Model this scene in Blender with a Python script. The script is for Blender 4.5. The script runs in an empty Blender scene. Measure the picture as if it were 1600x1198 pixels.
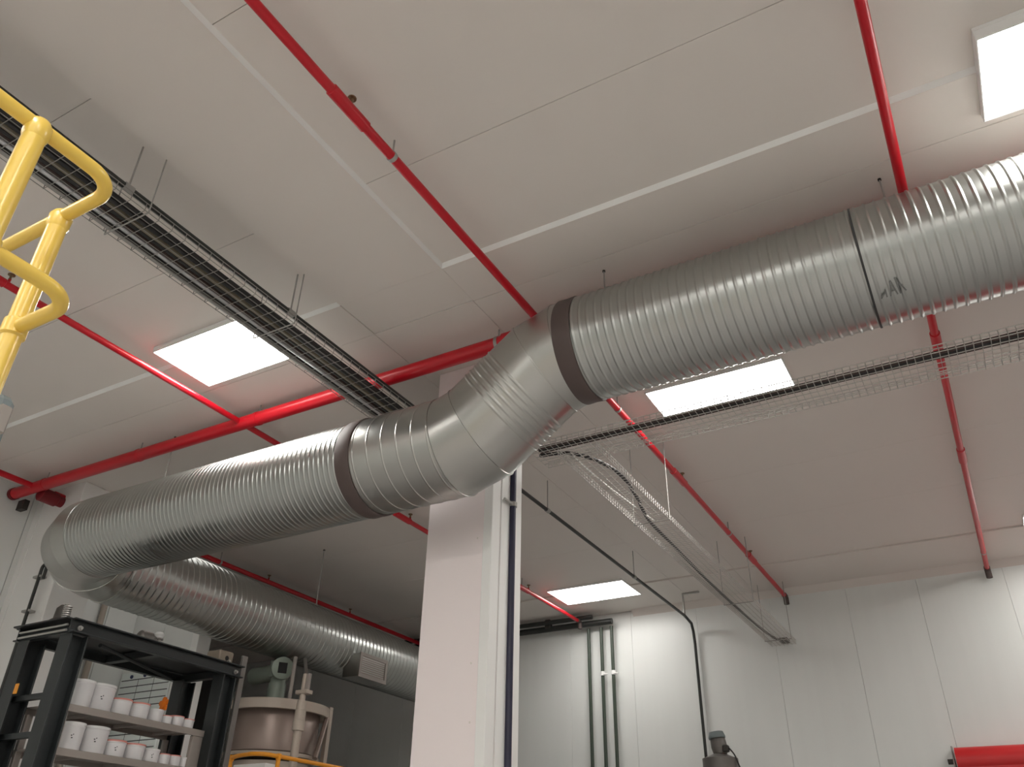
import bpy, math, random
from mathutils import Vector, Matrix
random.seed(7)
S = bpy.context.scene
C = S.collection
PI = math.pi
E0 = 1.6                     # eye height; heights written as E0 + h are h above the camera

# ------------------------------------------------------------------ camera
cam_d = bpy.data.cameras.new('camera'); cam = bpy.data.objects.new('camera', cam_d); C.objects.link(cam)
cam_d.sensor_width = 36.0; cam_d.lens = 1280.96 * 36.0 / 1600.0
cam_d.clip_start = 0.05; cam_d.clip_end = 200
RX = Vector((0.86997302, 0.492728, 0.01913278))
RY = -Vector((-0.24595629, 0.46724247, -0.84922905))
RZ = -Vector((-0.42737858, 0.73410053, 0.5276779))
M = Matrix((RX, RY, RZ)).transposed().to_4x4(); M.translation = (0, 0, E0)
cam.matrix_world = M
S.camera = cam

# ------------------------------------------------------------------ world, exposure
w = bpy.data.worlds.new('world'); S.world = w; w.use_nodes = True
bg = w.node_tree.nodes['Background']; bg.inputs[0].default_value = (0.5, 0.5, 0.5, 1); bg.inputs[1].default_value = 0.02
vs = S.view_settings
vs.view_transform = 'Standard'; vs.look = 'None'; vs.gamma = 1.0; vs.use_curve_mapping = False
vs.exposure = 1.15
LAMP = 11.0                 # radiance of the ceiling panel lights
LAMP_COL = (1.0, 0.975, 0.93)

# ------------------------------------------------------------------ materials
def lin(c):
    return tuple((v / 12.92 if v <= 0.04045 else ((v + 0.055) / 1.055) ** 2.4) for v in c)
def rgb(r, g, b): return lin((r / 255, g / 255, b / 255))
MATS = {}
def mat(name, col, rough=0.5, metal=0.0, vary=0.06, scale=3.0, bump=0.0, bscale=60.0, emit=None, estr=0.0, alpha_ior=None, coat=0.0, streak=None, rvar=0.06):
    m = bpy.data.materials.new(name); m.use_nodes = True
    nt = m.node_tree; b = nt.nodes['Principled BSDF']
    b.inputs['Roughness'].default_value = rough; b.inputs['Metallic'].default_value = metal
    if coat: b.inputs['Coat Weight'].default_value = coat; b.inputs['Coat Roughness'].default_value = 0.15
    tc = nt.nodes.new('ShaderNodeTexCoord'); mp = nt.nodes.new('ShaderNodeMapping')
    nt.links.new(tc.outputs['Object'], mp.inputs[0])
    if streak: mp.inputs['Scale'].default_value = streak
    n = nt.nodes.new('ShaderNodeTexNoise'); n.inputs['Scale'].default_value = scale; n.inputs['Detail'].default_value = 5
    nt.links.new(mp.outputs[0], n.inputs['Vector'])
    r = nt.nodes.new('ShaderNodeValToRGB')
    r.color_ramp.elements[0].position = 0.1; r.color_ramp.elements[1].position = 0.9
    r.color_ramp.elements[0].color = tuple(max(0, v * (1 - vary)) for v in col) + (1,)
    r.color_ramp.elements[1].color = tuple(min(1, v * (1 + vary)) for v in col) + (1,)
    nt.links.new(n.outputs['Fac'], r.inputs[0]); nt.links.new(r.outputs[0], b.inputs['Base Color'])
    if rvar:
        mr = nt.nodes.new('ShaderNodeMapRange')
        mr.inputs['To Min'].default_value = max(0.02, rough - rvar); mr.inputs['To Max'].default_value = min(1, rough + rvar)
        nt.links.new(n.outputs['Fac'], mr.inputs['Value']); nt.links.new(mr.outputs[0], b.inputs['Roughness'])
    if bump:
        n2 = nt.nodes.new('ShaderNodeTexNoise'); n2.inputs['Scale'].default_value = bscale; n2.inputs['Detail'].default_value = 3
        nt.links.new(tc.outputs['Object'], n2.inputs['Vector'])
        bp = nt.nodes.new('ShaderNodeBump'); bp.inputs['Strength'].default_value = bump; bp.inputs['Distance'].default_value = 0.01
        nt.links.new(n2.outputs['Fac'], bp.inputs['Height']); nt.links.new(bp.outputs[0], b.inputs['Normal'])
    if emit:
        b.inputs['Emission Color'].default_value = tuple(emit) + (1,); b.inputs['Emission Strength'].default_value = estr
    MATS[name] = m
    return m
mat('ceiling_paint', (0.74, 0.69, 0.645), 0.55, vary=0.025, scale=0.8)
mat('ceiling_gap', (0.4, 0.37, 0.34), 0.8)
mat('wall_sheet', (0.76, 0.775, 0.755), 0.32, vary=0.025, scale=1.2, streak=(6, 6, 0.3))
mat('wall_gap', (0.55, 0.55, 0.53), 0.7)
mat('column_paint', (0.87, 0.79, 0.785), 0.5, vary=0.02, scale=1.5)
mat('trim_white', (0.84, 0.84, 0.82), 0.4, vary=0.02)
mat('floor_resin', (0.5, 0.485, 0.475), 0.35, vary=0.1, scale=1.0)
mat('galvanised', (0.41, 0.42, 0.405), 0.29, 1.0, vary=0.025, scale=2.0, rvar=0)
mat('galvanised_smooth', (0.44, 0.44, 0.42), 0.28, 1.0, vary=0.025, scale=2.0, rvar=0)
mat('rubber_brown', (0.085, 0.06, 0.055), 0.6)
mat('seal_dark', (0.03, 0.03, 0.03), 0.6)
mat('red_paint', rgb(192, 8, 30), 0.36, vary=0.05, coat=0.12)
mat('dark_red', rgb(120, 12, 24), 0.5)
mat('sprinkler_brass', (0.25, 0.17, 0.1), 0.4, 0.8)
mat('zinc', (0.38, 0.37, 0.35), 0.45, 0.4)
mat('wire_zinc', (0.55, 0.53, 0.5), 0.45, 0.5)
mat('wire_dull', (0.3, 0.29, 0.27), 0.5, 0.4)
mat('black_cable', (0.018, 0.017, 0.017), 0.45)
mat('brown_cable', (0.05, 0.03, 0.025), 0.5)
mat('olive_cable', (0.19, 0.165, 0.115), 0.5)
mat('grey_conduit', (0.55, 0.56, 0.57), 0.25, 0.6)
mat('white_cable', (0.75, 0.75, 0.72), 0.4)
mat('black_pipe', (0.022, 0.024, 0.022), 0.4)
mat('navy_pipe', rgb(38, 38, 62), 0.4)
mat('green_pipe', rgb(62, 72, 62), 0.45)
mat('lamp_frame', (0.85, 0.85, 0.84), 0.4, vary=0.01)
mat('lamp_diffuser', (0.9, 0.9, 0.9), 0.5, vary=0.0, emit=LAMP_COL, estr=LAMP)
mat('lamp_diffuser_lowered', (0.9, 0.9, 0.88), 0.5, vary=0.0, emit=LAMP_COL, estr=LAMP * 0.85)  # emission turned down a little to even out the far wall
mat('lamp_diffuser_low', (0.9, 0.9, 0.88), 0.5, vary=0.0, emit=LAMP_COL, estr=LAMP * 0.55)  # emission cut so the far wall beside it does not burn out
mat('lamp_diffuser_dim', (0.9, 0.9, 0.88), 0.5, vary=0.0, emit=LAMP_COL, estr=LAMP * 0.1)  # weak emission so the added rack lamp spares the partition
mat('yellow_paint', rgb(242, 205, 92), 0.35, vary=0.04, coat=0.3)
mat('orange_yellow', rgb(232, 152, 30), 0.4)
mat('orange_plastic', rgb(232, 120, 20), 0.4)
mat('grey_box', rgb(120, 130, 132), 0.4)
mat('rack_steel', rgb(46, 50, 51), 0.42, 0.3, vary=0.15)
mat('rack_black', rgb(26, 26, 28), 0.5)
mat('shelf_grey', rgb(150, 142, 136), 0.5, vary=0.08)
mat('bucket_white', (0.78, 0.77, 0.78), 0.35, vary=0.03)
mat('lid_white', (0.82, 0.82, 0.82), 0.3, vary=0.02)
mat('lid_pink', rgb(226, 150, 140), 0.35)
mat('ink', (0.05, 0.055, 0.06), 0.6)
mat('stamp_ink', (0.15, 0.155, 0.15), 0.5, vary=0.3, scale=60)
mat('board_white', (0.8, 0.85, 0.83), 0.3, vary=0.02)
mat('magnet_blue', rgb(40, 50, 90), 0.4)
mat('tank_beige', rgb(176, 164, 152), 0.4, 0.2)
mat('tank_taupe', rgb(140, 124, 116), 0.38, 0.4)
mat('motor_green', rgb(128, 138, 128), 0.4, 0.2)
mat('dark_hole', (0.012, 0.012, 0.012), 0.8)
mat('recess_shade', (0.05, 0.047, 0.044), 0.7)  # near-black in place of shade inside the added recess
mat('machine_dark', (0.05, 0.045, 0.04), 0.5, 0.4)
mat('motor_grey', rgb(112, 108, 104), 0.4, 0.3)
mat('red_shutter', rgb(200, 30, 34), 0.4)
mat('tan_block', rgb(132, 120, 106), 0.5)

# ------------------------------------------------------------------ mesh helpers (world coordinates)
class MB:
    def __init__(s): s.v = []; s.f = []; s.sm = []
    def add(s, vs, fs, smooth=False):
        o = len(s.v); s.v += [tuple(v) for v in vs]
        for f in fs: s.f.append(tuple(i + o for i in f)); s.sm.append(smooth)
        return s
    def box(s, x0, x1, y0, y1, z0, z1, bev=0.0):
        if bev <= 0:
            v = [(x, y, z) for z in (z0, z1) for y in (y0, y1) for x in (x0, x1)]
            s.add(v, [(0, 2, 3, 1), (4, 5, 7, 6), (0, 1, 5, 4), (2, 6, 7, 3), (0, 4, 6, 2), (1, 3, 7, 5)]); return s
        b = bev; v = []; idx = {}
        for iz, z in enumerate((z0, z1)):
            for iy, y in enumerate((y0, y1)):
                for ix, x in enumerate((x0, x1)):
                    sx = b if ix == 0 else -b; sy = b if iy == 0 else -b; sz = b if iz == 0 else -b
                    for ax, p in enumerate(((x, y + sy, z + sz), (x + sx, y, z + sz), (x + sx, y + sy, z))):
                        idx[(ix, iy, iz, ax)] = len(v); v.append(p)
        g = lambda a, ax: idx[a + (ax,)]
        fs = []
        for i in (0, 1):
            fs.append([g((i, 0, 0), 0), g((i, 0, 1), 0), g((i, 1, 1), 0), g((i, 1, 0), 0)][::1 if i == 0 else -1])
            fs.append([g((0, i, 0), 1), g((1, i, 0), 1), g((1, i, 1), 1), g((0, i, 1), 1)][::1 if i == 0 else -1])
            fs.append([g((0, 0, i), 2), g((0, 1, i), 2), g((1, 1, i), 2), g((1, 0, i), 2)][::1 if i == 0 else -1])
        for a in (0, 1):
            for c in (0, 1):
                fs.append([g((0, a, c), 1), g((1, a, c), 1), g((1, a, c), 2), g((0, a, c), 2)])
                fs.append([g((a, 0, c), 0), g((a, 1, c), 0), g((a, 1, c), 2), g((a, 0, c), 2)])
                fs.append([g((a, c, 0), 0), g((a, c, 1), 0), g((a, c, 1), 1), g((a, c, 0), 1)])
        for a in (0, 1):
            for c in (0, 1):
                for d in (0, 1): fs.append([g((a, c, d), 0), g((a, c, d), 1), g((a, c, d), 2)])
        s.add(v, fs); return s
    def tube(s, pts, r, n=12, cap=True, radii=None, smooth=True):
        pts = [Vector(p) for p in pts]; vs = []; fs = []
        t0 = (pts[1] - pts[0]).normalized()
        up = Vector((0, 0, 1)) if abs(t0.z) < 0.9 else Vector((1, 0, 0))
        nx = t0.cross(up).normalized()
        for i, p in enumerate(pts):
            if i == 0: t = t0; k = 1
            elif i == len(pts) - 1: t = (pts[-1] - pts[-2]).normalized(); k = 1
            else:
                a = (pts[i] - pts[i - 1]).normalized(); b = (pts[i + 1] - pts[i]).normalized()
                t = (a + b).normalized(); k = 1
            nx = (nx - t * nx.dot(t)).normalized(); ny = t.cross(nx)
            rr = radii[i] if radii else r
            for j in range(n):
                an = 2 * PI * j / n
                vs.append(p + nx * (math.cos(an) * rr) + ny * (math.sin(an) * rr))
        for i in range(len(pts) - 1):
            for j in range(n):
                fs.append((i * n + j, i * n + (j + 1) % n, (i + 1) * n + (j + 1) % n, (i + 1) * n + j))
        s.add(vs, fs, smooth)
        if cap:
            o = len(s.v) - len(vs)
            s.f.append(tuple(o + j for j in range(n))[::-1]); s.sm.append(False)
            s.f.append(tuple(o + (len(pts) - 1) * n + j for j in range(n))); s.sm.append(False)
        return s
    def lathe(s, origin, axis, prof, n=32, cap=True):
        o3 = Vector(origin); t = Vector(axis).normalized()
        up = Vector((0, 0, 1)) if abs(t.z) < 0.9 else Vector((1, 0, 0))
        nx = t.cross(up).normalized(); ny = t.cross(nx); vs = []; fs = []
        for (h, r) in prof:
            for j in range(n):
                a = 2 * PI * j / n; vs.append(o3 + t * h + nx * (math.cos(a) * r) + ny * (math.sin(a) * r))
        for i in range(len(prof) - 1):
            for j in range(n): fs.append((i * n + j, i * n + (j + 1) % n, (i + 1) * n + (j + 1) % n, (i + 1) * n + j))
        s.add(vs, fs, True); o = len(s.v) - len(vs)
        if cap:
            s.f.append(tuple(o + j for j in range(n))[::-1]); s.sm.append(False)
            s.f.append(tuple(o + (len(prof) - 1) * n + j for j in range(n))); s.sm.append(False)
        return s
    def prism(s, poly, axis, a, b):
        # poly in the two other axes (order xyz without axis), extruded along axis a..b
        def P(p, t):
            l = list(p); l.insert(axis, t); return tuple(l)
        n = len(poly)
        s.add([P(p, a) for p in poly] + [P(p, b) for p in poly],
              [tuple(range(n))[::-1], tuple(range(n, 2 * n))] + [(i, (i + 1) % n, n + (i + 1) % n, n + i) for i in range(n)])
        return s
    def mesh(s, name, m, org=(0, 0, 0), ang=40):
        me = bpy.data.meshes.new(name)
        me.from_pydata([(x - org[0], y - org[1], z - org[2]) for x, y, z in s.v], [], s.f)
        me.polygons.foreach_set('use_smooth', s.sm)
        me.materials.append(MATS[m])
        if any(s.sm): 
            try: me.set_sharp_from_angle(angle=math.radians(ang))
            except Exception: pass
        import bmesh
        bm = bmesh.new(); bm.from_mesh(me); bmesh.ops.recalc_face_normals(bm, faces=bm.faces); bm.to_mesh(me); bm.free()
        return me
ORG = {}
def tag(o, label=None, cat=None, group=None, kind=None):
    if label: o['label'] = label
    if cat: o['category'] = cat
    if group: o['group'] = group
    if kind: o['kind'] = kind
    return o
def root(name, loc, label, cat, group=None, kind=None):
    o = bpy.data.objects.new(name, None); C.objects.link(o); o.location = loc; ORG[o] = Vector(loc)
    o.empty_display_size = 0.1
    return tag(o, label, cat, group, kind)
def part(name, parent, mb, m, label=None, kind=None, ang=40, org=None):
    if parent is None: og = Vector(org) if org else Vector((0, 0, 0))
    else: og = ORG[parent]
    o = bpy.data.objects.new(name, mb.mesh(name, m, og, ang)); C.objects.link(o)
    if parent is None: o.location = og
    else: o.parent = parent
    ORG[o] = og
    if label: o['label'] = label
    if kind: o['kind'] = kind
    return o
def solid(name, mb, m, org, label, cat, group=None, kind=None, ang=40):
    return tag(part(name, None, mb, m, org=org, ang=ang), label, cat, group, kind)
def arc(c, a0, a1, r, ux, uy, n=8):
    c = Vector(c); ux = Vector(ux); uy = Vector(uy)
    return [c + ux * (r * math.cos(a0 + (a1 - a0) * i / n)) + uy * (r * math.sin(a0 + (a1 - a0) * i / n)) for i in range(n + 1)]
def catmull(pts, n=8):
    P = [Vector(p) for p in pts]; P = [P[0] * 2 - P[1]] + P + [P[-1] * 2 - P[-2]]; out = []
    for i in range(1, len(P) - 2):
        for k in range(n):
            t = k / n; a, b, c, d = P[i - 1], P[i], P[i + 1], P[i + 2]
            out.append(0.5 * ((2 * b) + (c - a) * t + (2 * a - 5 * b + 4 * c - d) * t * t + (3 * b - a - 3 * c + d) * t ** 3))
    out.append(P[-2]); return out

# ------------------------------------------------------------------ room
ZC = E0 + 3.8           # ceiling height
YW = 12.0               # far wall
XL = -9.07              # left wall
XR, YB = 7.0, -7.0
part('floor', None, MB().box(-13.5, XR + 0.2, YB - 0.2, YW + 0.2, -0.1, 0.0), 'floor_resin', kind='structure')
ceil = part('ceiling', None, MB().box(-13.5, XR + 0.2, YB - 0.2, YW + 0.2, ZC + 0.1, ZC + 0.25), 'ceiling_gap', kind='structure', org=(0, 0, ZC))
def cpanel(x0, x1, y0, y1, up=0.0):
    g = 0.0015
    part('ceiling_panel', ceil, MB().box(x0 + g, x1 - g, y0 + g, y1 - g, ZC + up, ZC + 0.1, bev=0.002), 'ceiling_paint')
XA, XB = -3.69, -2.755
near_y = [YB, -5.1, -3.81, -2.4, -1.1, 0.21, 1.5, 2.79, 3.69]
for a, b in zip(near_y, near_y[1:]):
    cpanel(XL, XA, a, b, 0.026)
    cpanel(XB, XR, a, b, 0.026)
cpanel(XA, XB, YB, -1.1); cpanel(XA, XB, -1.1, 3.69)
far_y = [3.69, 4.12, 5.42, 6.72, 8.0, 9.29, 10.84, YW]
for a, b in zip(far_y, far_y[1:]):
    u = -0.02 if b == YW else 0.0
    cpanel(-13.4, XA, a, b, u); cpanel(XA, XB, a, b, u if a != 3.69 else 0.006); cpanel(XB, XR, a, b, u)
cpanel(-13.4, XL, 2.79, 3.69)

wb = part('wall_back', None, MB().box(-13.5, XR + 0.2, YW + 0.06, YW + 0.2, 0, ZC + 0.1), 'wall_gap', kind='structure', org=(0, YW, 0))
wx = [XR, 5.6, 4.55, 3.5, 2.46, 1.43, 0.39, -0.64, -1.55, -2.6, -3.7, -4.75, -5.8, -6.85, -7.9, -9.0, -10.1, -11.2, -12.3, -13.4]
for a, b in zip(wx, wx[1:]):
    part('wall_panel', wb, MB().box(b + 0.0012, a - 0.0012, YW, YW + 0.06, 0, ZC - 0.02, bev=0.002), 'wall_sheet')
wl = part('wall_left', None, MB().box(XL - 0.2, XL - 0.05, YB, 7.42, 0, ZC + 0.1), 'wall_gap', kind='structure', org=(XL, 0, 0))
for a, b in zip([YB, -5.6, -4.3, -3.0, -1.7, -0.4, 0.9, 2.2, 3.5, 4.8, 6.1], [-5.6, -4.3, -3.0, -1.7, -0.4, 0.9, 2.2, 3.5, 4.8, 6.1, 7.4]):
    part('wall_panel', wl, MB().box(XL - 0.05, XL, a + 0.003, b - 0.003, 0, ZC - 0.0, bev=0.003), 'wall_sheet')
wp = part('wall_partition', None, MB().box(XL, -7.87, 6.56, 6.66, 0, E0 + 2.9), 'wall_gap', kind='structure', org=(-8.5, 6.6, 0))
for a, b in ((XL, -8.5), (-8.5, -7.96)):
    part('wall_panel', wp, MB().box(a + 0.002, b - 0.002, 6.5, 6.56, 0, E0 + 2.9, bev=0.003), 'wall_sheet')
part('end_strip', wp, MB().box(-7.96, -7.85, 6.485, 6.67, 0, E0 + 2.91, 0.004), 'trim_white', label='white end strip of the partition')
part('wall_added_recess', None, MB().box(-13.5, -13.3, 2.9, YW, 0, ZC + 0.1), 'recess_shade', kind='structure', org=(-13.4, 7, 0))  # recess added so the area beside the tank stays dark
part('wall_added_recess_side', None, MB().box(-13.3, XL - 0.2, 2.8, 2.95, 0, ZC + 0.1), 'recess_shade', kind='structure', org=(-11, 2.9, 0))  # side of the added dark recess
part('wall_right', None, MB().box(XR, XR + 0.2, YB, YW, 0, ZC + 0.1), 'wall_sheet', kind='structure', org=(XR, 0, 0))
part('wall_front', None, MB().box(XL, XR, YB - 0.2, YB, 0, ZC + 0.1), 'wall_sheet', kind='structure', org=(0, YB, 0))
# cove strip where the far wall meets the ceiling
for nm, ax, poly, a, b in (('trim_2', 1, [(XB, ZC - 0.002), (XB, ZC + 0.026), (XB + 0.02, ZC + 0.026)], YB, 3.69),
                           ('trim_3', 0, [(3.69, ZC - 0.002), (3.69, ZC + 0.026), (3.665, ZC + 0.026)], XB, XR),
                           ('trim_4', 0, [(3.69, ZC - 0.002), (3.69, ZC + 0.026), (3.665, ZC + 0.026)], XL, XA)):
    part(nm, None, MB().prism(poly, ax, a, b), 'trim_white', kind='structure', org=(XB, 3.69, ZC))
part('trim_1', None, MB().prism([(YW, ZC - 0.11), (YW, ZC - 0.02), (YW - 0.09, ZC - 0.02)], 0, -4.7, XR), 'ceiling_paint', kind='structure', org=(0, YW, ZC))

# ------------------------------------------------------------------ panel lights
def lamp(cx, cy, label, L=1.2, W=0.6, drop=0.03, up=0.0, m='lamp_diffuser'):
    z = ZC + up
    r = root('panel_light', (cx, cy, z), label, 'light', 'LED panel lights in the ceiling')
    x0, x1, y0, y1 = cx - L / 2, cx + L / 2, cy - W / 2, cy + W / 2; t = 0.010
    f = MB()
    f.box(x0, x1, y0, y0 + t, z - drop, z, 0.003); f.box(x0, x1, y1 - t, y1, z - drop, z, 0.003)
    f.box(x0, x0 + t, y0 + t, y1 - t, z - drop, z, 0.003); f.box(x1 - t, x1, y0 + t, y1 - t, z - drop, z, 0.003)
    part('frame', r, f, 'lamp_frame')
    part('housing', r, MB().box(x0, x1, y0, y1, z - 0.001, z + 0.0255, 0.002), 'lamp_frame')
    part('diffuser', r, MB().box(x0 + t, x1 - t, y0 + t, y1 - t, z - drop + 0.006, z - 0.0015), m, label='glowing white diffuser')
    part('clip', r, MB().box(cx - 0.12, cx - 0.08, y1 - t - 0.01, y1 - 0.004, z - drop - 0.008, z - drop + 0.006, 0.002), 'lamp_frame')
lamp(-4.87, 3.73, 'bright panel light left of the column, half hidden by the cable tray', W=0.62)
lamp(-1.5, 6.24, 'bright panel light right behind the higher ribbed duct section')
lamp(-4.87, 10.9, 'small far panel light right of the white column', W=0.72, m='lamp_diffuser_low')
lamp(1.3, 3.71, 'large glaring panel light cut by the upper right corner', drop=0.07)
lamp(1.3, 10.8, 'sliver of panel light at the right edge near the far wall', m='lamp_diffuser_lowered')
lamp(-7.7, 6.0, 'added panel light hidden above the rack behind the lower duct', m='lamp_diffuser_dim')  # unseen lamp added to brighten the top of the far duct
lamp(-1.5, -0.9, 'added panel light above and behind the camera')  # unseen lamps from here on: added, number and places chosen for the light
lamp(-4.87, -3.3, 'added panel light behind the camera near the left wall')
lamp(1.3, -3.3, 'added panel light behind the camera on the right')
lamp(4.4, -0.9, 'added panel light right of the camera near the right wall')
lamp(4.4, 6.24, 'added panel light right of the ribbed duct outside the view')
lamp(-1.5, -5.7, 'added panel light at the rear wall behind the camera')  # added to raise the general light level of the hall
lamp(4.4, -5.7, 'added panel light in the rear right corner of the hall')
lamp(-4.87, -0.9, 'added panel light above the guardrail behind the view')  # this and the next three added to brighten column front and near ceiling
lamp(1.3, -0.9, 'added panel light just right of and behind the camera')
lamp(-1.5, -3.3, 'added panel light straight behind the camera')
lamp(4.4, -3.3, 'added panel light behind the camera near the right wall')
lamp(-7.6, -5.7, 'added panel light in the rear left corner of the hall')

# ------------------------------------------------------------------ columns
def column_main():
    r = root('column', (-3.27, 5.07, 0), 'white square column in the centre rising behind the duct', 'column')
    part('core', r, MB().box(-3.56, -2.985, 4.87, 5.27, 0, ZC, 0.006), 'column_paint')
    part('corner_trim', r, MB().box(-3.05, -2.975, 4.862, 4.98, 0, ZC - 0.003, 0.004), 'trim_white')
    part('side_panel', r, MB().box(-2.985, -2.972, 4.992, 5.30, 0, ZC - 0.003, 0.003), 'trim_white')
    for z, x in ((E0 + 2.23, -3.10), (E0 + 1.33, -3.11), (E0 + 0.95, -3.1)):
        part('screw', r, MB().lathe((x, 4.872, z), (0, -1, 0), [(0, 0.009), (0.004, 0.007)], 10), 'ceiling_paint')
column_main()
p = root('drop_pipe', (-2.958, 5.135, 0), 'dark blue pipe running down the side of the white column', 'pipe')
part('pipe', p, MB().tube([(-2.958, 5.135, 0), (-2.958, 5.135, ZC)], 0.026, 14), 'navy_pipe')
for z in (E0 + 2.55, E0 + 0.3):
    part('clamp', p, MB().lathe((-2.958, 5.135, z), (0, 0, 1), [(0, 0.034), (0.035, 0.034)], 16).tube([(-2.95, 5.12, z + 0.017), (-2.955, 5.0, z + 0.017)], 0.011, 8), 'zinc')
r = root('wall_pillar', (-8.7, 5.0, 0), 'white pillar against the left wall beside the duct elbow', 'column')
part('core', r, MB().box(XL, -8.29, 4.87, 5.3, 0, ZC, 0.006), 'trim_white')
part('corner_trim', r, MB().box(XL, XL + 0.1, 4.86, 4.872, 0, ZC - 0.003, 0.003), 'trim_white')

# ------------------------------------------------------------------ ventilation duct
RD = 0.359; YD = 4.26; ZL = E0 + 2.665; ZR = E0 + 3.168
def seg(mb, p0, p1, n0=None, n1=None, rows=None, pitch=0.0, r=RD, N=80, seam_dir=(0, 0, 1)):
    """ribbed tube p0->p1; end planes n0/n1 may be tilted; rows = [(t, dr)]; pitch > 0 makes the ribs helical"""
    p0 = Vector(p0); p1 = Vector(p1); t = (p1 - p0).normalized(); L = (p1 - p0).length
    n0 = Vector(n0) if n0 else t; n1 = Vector(n1) if n1 else t
    ux = Vector(seam_dir); ux = (ux - t * ux.dot(t)).normalized(); uy = t.cross(ux)
    M_ = N + 1; vs = []; fs = []
    for (u, dr) in rows:
        for j in range(M_):
            a = 2 * PI * j / N; e = ux * math.cos(a) + uy * math.sin(a)
            s0 = -(e * r).dot(n0) / t.dot(n0); s1 = L - (e * r).dot(n1) / t.dot(n1)
            s = u + pitch * j / N if rows[0][0] <= u else u
            d = dr
            if s < s0: s = s0; d = 0
            if s > s1: s = s1; d = 0
            vs.append(p0 + t * s + e * (r + d))
    for i in range(len(rows) - 1):
        for j in range(N):
            a, b, c, d = i * M_ + j, i * M_ + j + 1, (i + 1) * M_ + j + 1, (i + 1) * M_ + j
            if (Vector(vs[a]) - Vector(vs[d])).length < 1e-6 and (Vector(vs[b]) - Vector(vs[c])).length < 1e-6: continue
            fs.append((a, b, c, d))
    mb.add(vs, fs, True); return mb
def ribs(L, pitch, h, wid, extra=0.0, lead=0.5):
    out = [(-lead, 0)]; u = -pitch
    while u < L + pitch:
        out += [(u - 0.003, 0), (u, 0), (u + wid * 0.3, h), (u + wid * 0.7, h), (u + wid, 0), (u + wid + 0.003, 0)]
        u += pitch
    out.append((L + lead, 0)); return out
def ringset(L, pos, h, wid, lead=0.5):
    out = [(-lead, 0)]
    for q in pos: out += [(q - wid / 2 - 0.004, 0), (q - wid / 2, 0), (q - wid * 0.2, h), (q + wid * 0.2, h), (q + wid / 2, 0), (q + wid / 2 + 0.004, 0)]
    out.append((L + lead, 0)); return out
duct = root('ventilation_duct', (-2.4, YD, ZL), 'large galvanised spiral ventilation duct with an offset bend crossing the view', 'duct')
X_G1, X_G2 = -3.66, -1.92
# left straight, ribbed
m_ = seg(MB(), (-6.75, YD, ZL), (X_G1 - 0.05, YD, ZL), rows=ribs(3.1, 0.046, 0.0042, 0.018), pitch=0.046)
part('duct_section', duct, m_, 'galvanised', label='lower left ribbed section of the duct', ang=60)
def band(x, z, wdt):
    prof = [(-wdt / 2, RD - 0.01), (-wdt / 2, RD + 0.006), (-wdt / 2 + 0.01, RD + 0.012), (0, RD + 0.009), (wdt / 2 - 0.01, RD + 0.012), (wdt / 2, RD + 0.006), (wdt / 2, RD - 0.01)]
    part('rubber_collar', duct, MB().lathe((x, YD, z), (1, 0, 0), prof, 72, cap=False), 'rubber_brown', label='dark brown rubber collar')
band(X_G1, ZL, 0.125); band(X_G2, ZR, 0.13)
# section between collar and bend
N1 = Vector((-2.93, YD, ZL)); th = math.radians(36)
d0 = Vector((1, 0, 0)); dm = Vector((math.cos(th / 2), 0, math.sin(th / 2))); d1 = Vector((math.cos(th), 0, math.sin(th)))
N2 = N1 + dm * 0.22; N3 = N2 + d1 * 0.624; N4 = N3 + dm * 0.22
N4 = Vector((N4.x, YD, ZR))
m0 = (d0 + dm).normalized(); m1 = (dm + d1).normalized()
Ls = N1.x - (X_G1 + 0.05)
part('duct_section', duct, seg(MB(), (X_G1 + 0.05, YD, ZL), N1, None, m0, rows=ribs(Ls, 0.128, 0.0032, 0.012), pitch=0.128), 'galvanised_smooth', label='short smooth section left of the bend', ang=60)
b1 = N1 + dm * 0.006
part('bend_gore', duct, seg(MB(), N1, N2, m0, m1, rows=ringset(0.22, [], 0, 0.02)), 'galvanised_smooth', ang=60)
Lo = (N3 - N2).length
part('bend_gore', duct, seg(MB(), N2, N3, m1, m1, rows=ringset(Lo, [0.20, 0.245, 0.29, 0.335, 0.38, 0.425], 0.0055, 0.02)), 'galvanised_smooth', label='oblique piece of the bend with a group of ribs', ang=60)
part('bend_gore', duct, seg(MB(), N3, N4, m1, m0, rows=ringset(0.22, [], 0, 0.02)), 'galvanised_smooth', ang=60)
part('duct_section', duct, seg(MB(), N4, (X_G2 - 0.05, YD, ZR), m0, None, rows=ringset(0.1, [], 0, 0.02)), 'galvanised_smooth', ang=60)
def mitre_bead(p, n, t, name='seam_bead', h=0.006, N=72):
    p = Vector(p); n = Vector(n); t = Vector(t); ux = Vector((0, 0, 1)); ux = (ux - t * ux.dot(t)).normalized(); uy = t.cross(ux); vs = []; fs = []
    for (o, rr) in ((-0.006, RD - 0.004), (-0.004, RD + h), (0.004, RD + h), (0.006, RD - 0.004)):
        for j in range(N):
            a = 2 * PI * j / N; e = ux * math.cos(a) + uy * math.sin(a)
            s = -(e * RD).dot(n) / t.dot(n); vs.append(p + t * (s + o) + e * rr)
    for i in range(3):
        for j in range(N): fs.append((i * N + j, i * N + (j + 1) % N, (i + 1) * N + (j + 1) % N, (i + 1) * N + j))
    part(name, duct, MB().add(vs, fs, True), 'galvanised_smooth', ang=60)
mitre_bead(N1, m0, d0); mitre_bead(N2, m1, dm); mitre_bead(N3, m1, d1); mitre_bead(N4, m0, dm)
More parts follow.
